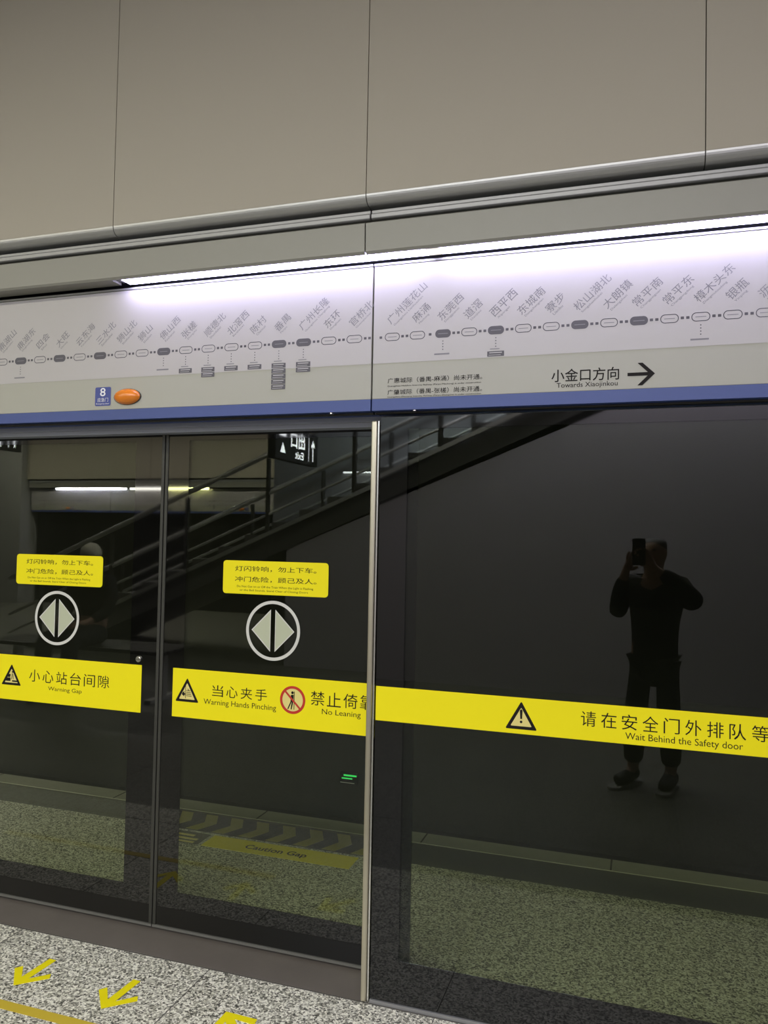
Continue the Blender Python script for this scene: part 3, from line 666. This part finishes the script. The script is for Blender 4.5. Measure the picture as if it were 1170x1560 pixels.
def photographer():
    t = thing('person', 'person in dark clothes holding up a phone, mirrored in the fixed panel', 'person', (0.085, -0.30, 0), YAW)
    k = Sk()
    pel = k.add((0, 0, 0.80), (0.135, 0.095)); sp = k.add((0, 0, 0.98), (0.13, 0.09), pel); ch = k.add((0, 0, 1.17), (0.145, 0.095), sp)
    nk = k.add((0, 0.01, 1.30), 0.055, ch); h0 = k.add((0, 0.03, 1.385), (0.062, 0.072), nk); h1 = k.add((0, 0.04, 1.455), (0.072, 0.088), h0); h2 = k.add((0, 0.03, 1.515), (0.060, 0.075), h1)
    k.add((0, 0.128, 1.425), 0.014, h1)                              # nose
    for s in (-1, 1): k.add((s * 0.078, 0.02, 1.43), 0.013, h1)      # ears
    arms = {1: [((0.165, 0.0, 1.24), 0.056), ((0.235, 0.06, 1.14), 0.045), ((0.285, 0.12, 1.16), 0.040), ((0.19, 0.20, 1.27), 0.034), ((0.075, 0.245, 1.345), 0.026)],
            -1: [((-0.165, 0.0, 1.24), 0.056), ((-0.20, 0.05, 1.12), 0.045), ((-0.20, 0.11, 1.05), 0.040), ((-0.155, 0.20, 1.19), 0.034), ((-0.10, 0.250, 1.325), 0.026)]}
    for s, A in arms.items():
        wr = k.chain(A, ch)
        hand(k, wr, (-s * 0.45, 0.25, 0.85), (-s * 0.8, -0.1, -0.4) if s < 0 else (-0.8, -0.1, -0.4), (-s * 0.3, 0.9, 0), 0.45)
    legs = {1: [((0.080, 0, 0.74), 0.075), ((0.095, 0.02, 0.45), 0.058), ((0.10, -0.01, 0.28), 0.052), ((0.10, -0.02, 0.09), 0.036), ((0.105, 0.06, 0.045), 0.034), ((0.11, 0.14, 0.030), 0.026)],
            -1: [((-0.080, 0, 0.74), 0.075), ((-0.10, 0.04, 0.45), 0.058), ((-0.11, 0.04, 0.28), 0.052), ((-0.115, 0.04, 0.09), 0.036), ((-0.13, 0.11, 0.045), 0.034), ((-0.15, 0.19, 0.030), 0.026)]}
    for s, L in legs.items(): k.chain(L, pel)
    skin_mesh('body', k.v, k.e, k.r, 'skin', t)
    head_bits(t, (0, 0.045, 1.455), (0, 1, 0))
    j = Sk(); a0 = j.add((0, 0, 0.60), (0.165, 0.125)); a = j.add((0, 0, 0.70), (0.155, 0.12), a0); b = j.add((0, 0, 0.80), (0.155, 0.118), a); c = j.add((0, 0, 1.0), (0.15, 0.11), b); d = j.add((0, 0, 1.18), (0.165, 0.115), c); j.add((0, 0.005, 1.285), (0.075, 0.07), d)
    for s, A in arms.items(): j.chain([(p, r + 0.017) for p, r in A[:4]] + [(tuple(Vector(A[3][0]).lerp(Vector(A[4][0]), 0.75)), 0.040)], d)
    skin_mesh('jacket', j.v, j.e, j.r, 'jacket', t)
    q = Sk(); a = q.add((0, 0, 0.80), (0.125, 0.09))
    for s, L in legs.items(): q.chain([(L[0][0], 0.075), (L[1][0], 0.075), (L[2][0], 0.072), (tuple(Vector(L[3][0]) + Vector((0, 0, 0.03))), 0.062)], a)
    skin_mesh('trousers', q.v, q.e, q.r, 'trousers', t)
    for s, L in legs.items():
        z = Sk(); p = Vector(L[3][0]); tip = Vector(L[5][0]); dv = (tip - p); dv.z = 0
        a = z.add((p.x, p.y, 0.10), 0.050); b = z.add((p.x, p.y - 0.01, 0.055), 0.050, a)
        z.chain([((p.x + dv.x * 0.55, p.y + dv.y * 0.55, 0.052), (0.048, 0.046)), ((p.x + dv.x * 1.15, p.y + dv.y * 1.15, 0.042), (0.044, 0.034))], b)
        sh = skin_mesh('shoe', z.v, z.e, z.r, 'shoe', t)
        ang = math.atan2(dv.x, dv.y); bm = BM(); slab(bm, rrect(-0.045, 0.045, -0.065, 0.245, 0.044), 0, 0.018)
        for v in bm.verts:
            x, y, zz = v.co.x, v.co.z, v.co.y; v.co = (p.x + x * math.cos(ang) + y * math.sin(ang), p.y - x * math.sin(ang) + y * math.cos(ang), zz + 0.001)
        obj('sole', bm, 'sole', sh)
    z = Sk(); a = z.add((0, -0.005, 1.42), (0.076, 0.075)); b = z.add((0, 0.01, 1.485), (0.083, 0.092), a); z.add((0, 0.028, 1.535), (0.066, 0.080), b)
    skin_mesh('hair', z.v, z.e, z.r, 'hair', t)
    return t
photographer()
ph = thing('smartphone', 'dark smartphone held upright in front of the standing person\'s face', 'phone')
ph.matrix_world = Matrix(((0.9498, -0.0077, 0.3129, 0), (0.3124, -0.0378, -0.9492, 0), (0.0192, 0.9993, -0.0334, 1.5), (0, 0, 0, 1)))
obj('phone_body', (lambda b: (slab(b, rrect(-0.052, 0.024, -0.132, 0.028, 0.009), 0, 0.008), b)[1])(BM()), 'phone', ph)
o = ph.children[0]
o.rotation_euler = (-PI / 2, 0, 0); o.location = (0, 0, 0.008)
bm = BM(); cyl(bm, (0, 0, 0.0145), (0, 0, 0.0085), 0.006, 18); obj('lens_ring', bm, 'chrome', ph)

def sitter():
    X, Y = -4.93, -0.95
    b = thing('bench', 'dark metal platform bench under the seated person', 'bench', (X, Y, 0)); b.scale = (1.09,) * 3
    bm = BM()
    for i in range(5): box(bm, -0.9, 0.9, -0.24 + 0.1 * i, -0.16 + 0.1 * i, 0.40, 0.43)
    obj('seat', bm, 'alu_dark', b, bevel=0.004)
    for x in (-0.75, 0.75):
        bm = BM(); box(bm, x - 0.03, x + 0.03, -0.2, 0.2, 0, 0.03); box(bm, x - 0.025, x + 0.025, -0.04, 0.04, 0.03, 0.40); obj('leg', bm, 'rail_steel', b)
    t = thing('person', 'seated person in a pale grey hat, mirrored above the left door\'s sticker', 'person', (X + 0.02, Y - 0.02, 0), 0); t.scale = (1.09,) * 3
    k = Sk(); pel = k.add((0, 0, 0.52), (0.14, 0.10)); sp = k.add((0, -0.01, 0.70), (0.125, 0.09), pel); ch = k.add((0, 0, 0.88), (0.14, 0.095), sp)
    nk = k.add((0, 0.02, 1.02), 0.052, ch); h0 = k.add((0, 0.05, 1.10), (0.062, 0.070), nk); h1 = k.add((0, 0.06, 1.17), (0.072, 0.088), h0); k.add((0, 0.05, 1.225), (0.06, 0.075), h1)
    k.add((0, 0.148, 1.14), 0.014, h1)
    for s in (-1, 1): k.add((s * 0.078, 0.045, 1.15), 0.013, h1)
    arms = {s: [((s * 0.165, 0, 0.96), 0.055), ((s * 0.21, 0.03, 0.82), 0.044), ((s * 0.20, 0.08, 0.70), 0.040), ((s * 0.14, 0.24, 0.63), 0.027)] for s in (-1, 1)}
    for s, A in arms.items(): hand(k, k.chain(A, ch), (-s * 0.3, 0.95, -0.05), (-s, 0, 0.1), (0, 0.1, -1), 0.35)
    legs = {s: [((s * 0.095, 0.08, 0.51), 0.085), ((s * 0.13, 0.42, 0.50), 0.060), ((s * 0.13, 0.44, 0.30), 0.052), ((s * 0.13, 0.42, 0.09), 0.036), ((s * 0.135, 0.50, 0.045), 0.034), ((s * 0.14, 0.58, 0.03), 0.026)] for s in (-1, 1)}
    for s, L in legs.items(): k.chain(L, pel)
    skin_mesh('body', k.v, k.e, k.r, 'skin', t); head_bits(t, (0, 0.065, 1.17), (0, 1, 0))
    j = Sk(); a = j.add((0, 0, 0.54), (0.155, 0.115)); c = j.add((0, -0.01, 0.72), (0.145, 0.108), a); d = j.add((0, 0, 0.89), (0.158, 0.112), c); j.add((0, 0.015, 1.0), (0.07, 0.066), d)
    for s, A in arms.items(): j.chain([(p, r + 0.016) for p, r in A[:3]] + [(tuple(Vector(A[2][0]).lerp(Vector(A[3][0]), 0.85)), 0.038)], d)
    skin_mesh('jacket', j.v, j.e, j.r, 'jacket', t)
    q = Sk(); a = q.add((0, 0, 0.53), (0.15, 0.10))
    for s, L in legs.items(): q.chain([(L[0][0], 0.096), (L[1][0], 0.074), (L[2][0], 0.068), (tuple(Vector(L[3][0]) + Vector((0, 0, 0.03))), 0.056)], a)
    skin_mesh('trousers', q.v, q.e, q.r, 'trousers', t)
    for s, L in legs.items():
        z = Sk(); p = Vector(L[3][0]); a = z.add((p.x, p.y, 0.10), 0.048); b2 = z.add((p.x, p.y - 0.01, 0.05), 0.046, a)
        z.chain([((p.x, p.y + 0.09, 0.046), (0.046, 0.042)), ((p.x + s * 0.01, p.y + 0.18, 0.038), (0.042, 0.034))], b2); skin_mesh('shoe', z.v, z.e, z.r, 'shoe', t)
    bm = BM(); ellipsoid(bm, (0, 0.045, 1.195), 0.083, 0.100, 0.095, 28, 16)
    bmesh.ops.delete(bm, geom=[v for v in bm.verts if v.co.z < 1.165], context='VERTS')
    bmesh.ops.solidify(bm, geom=bm.faces[:], thickness=0.003)
    h = obj('hat', bm, 'hat', t, smooth=True); h['label'] = 'pale grey rounded hat'
sitter()
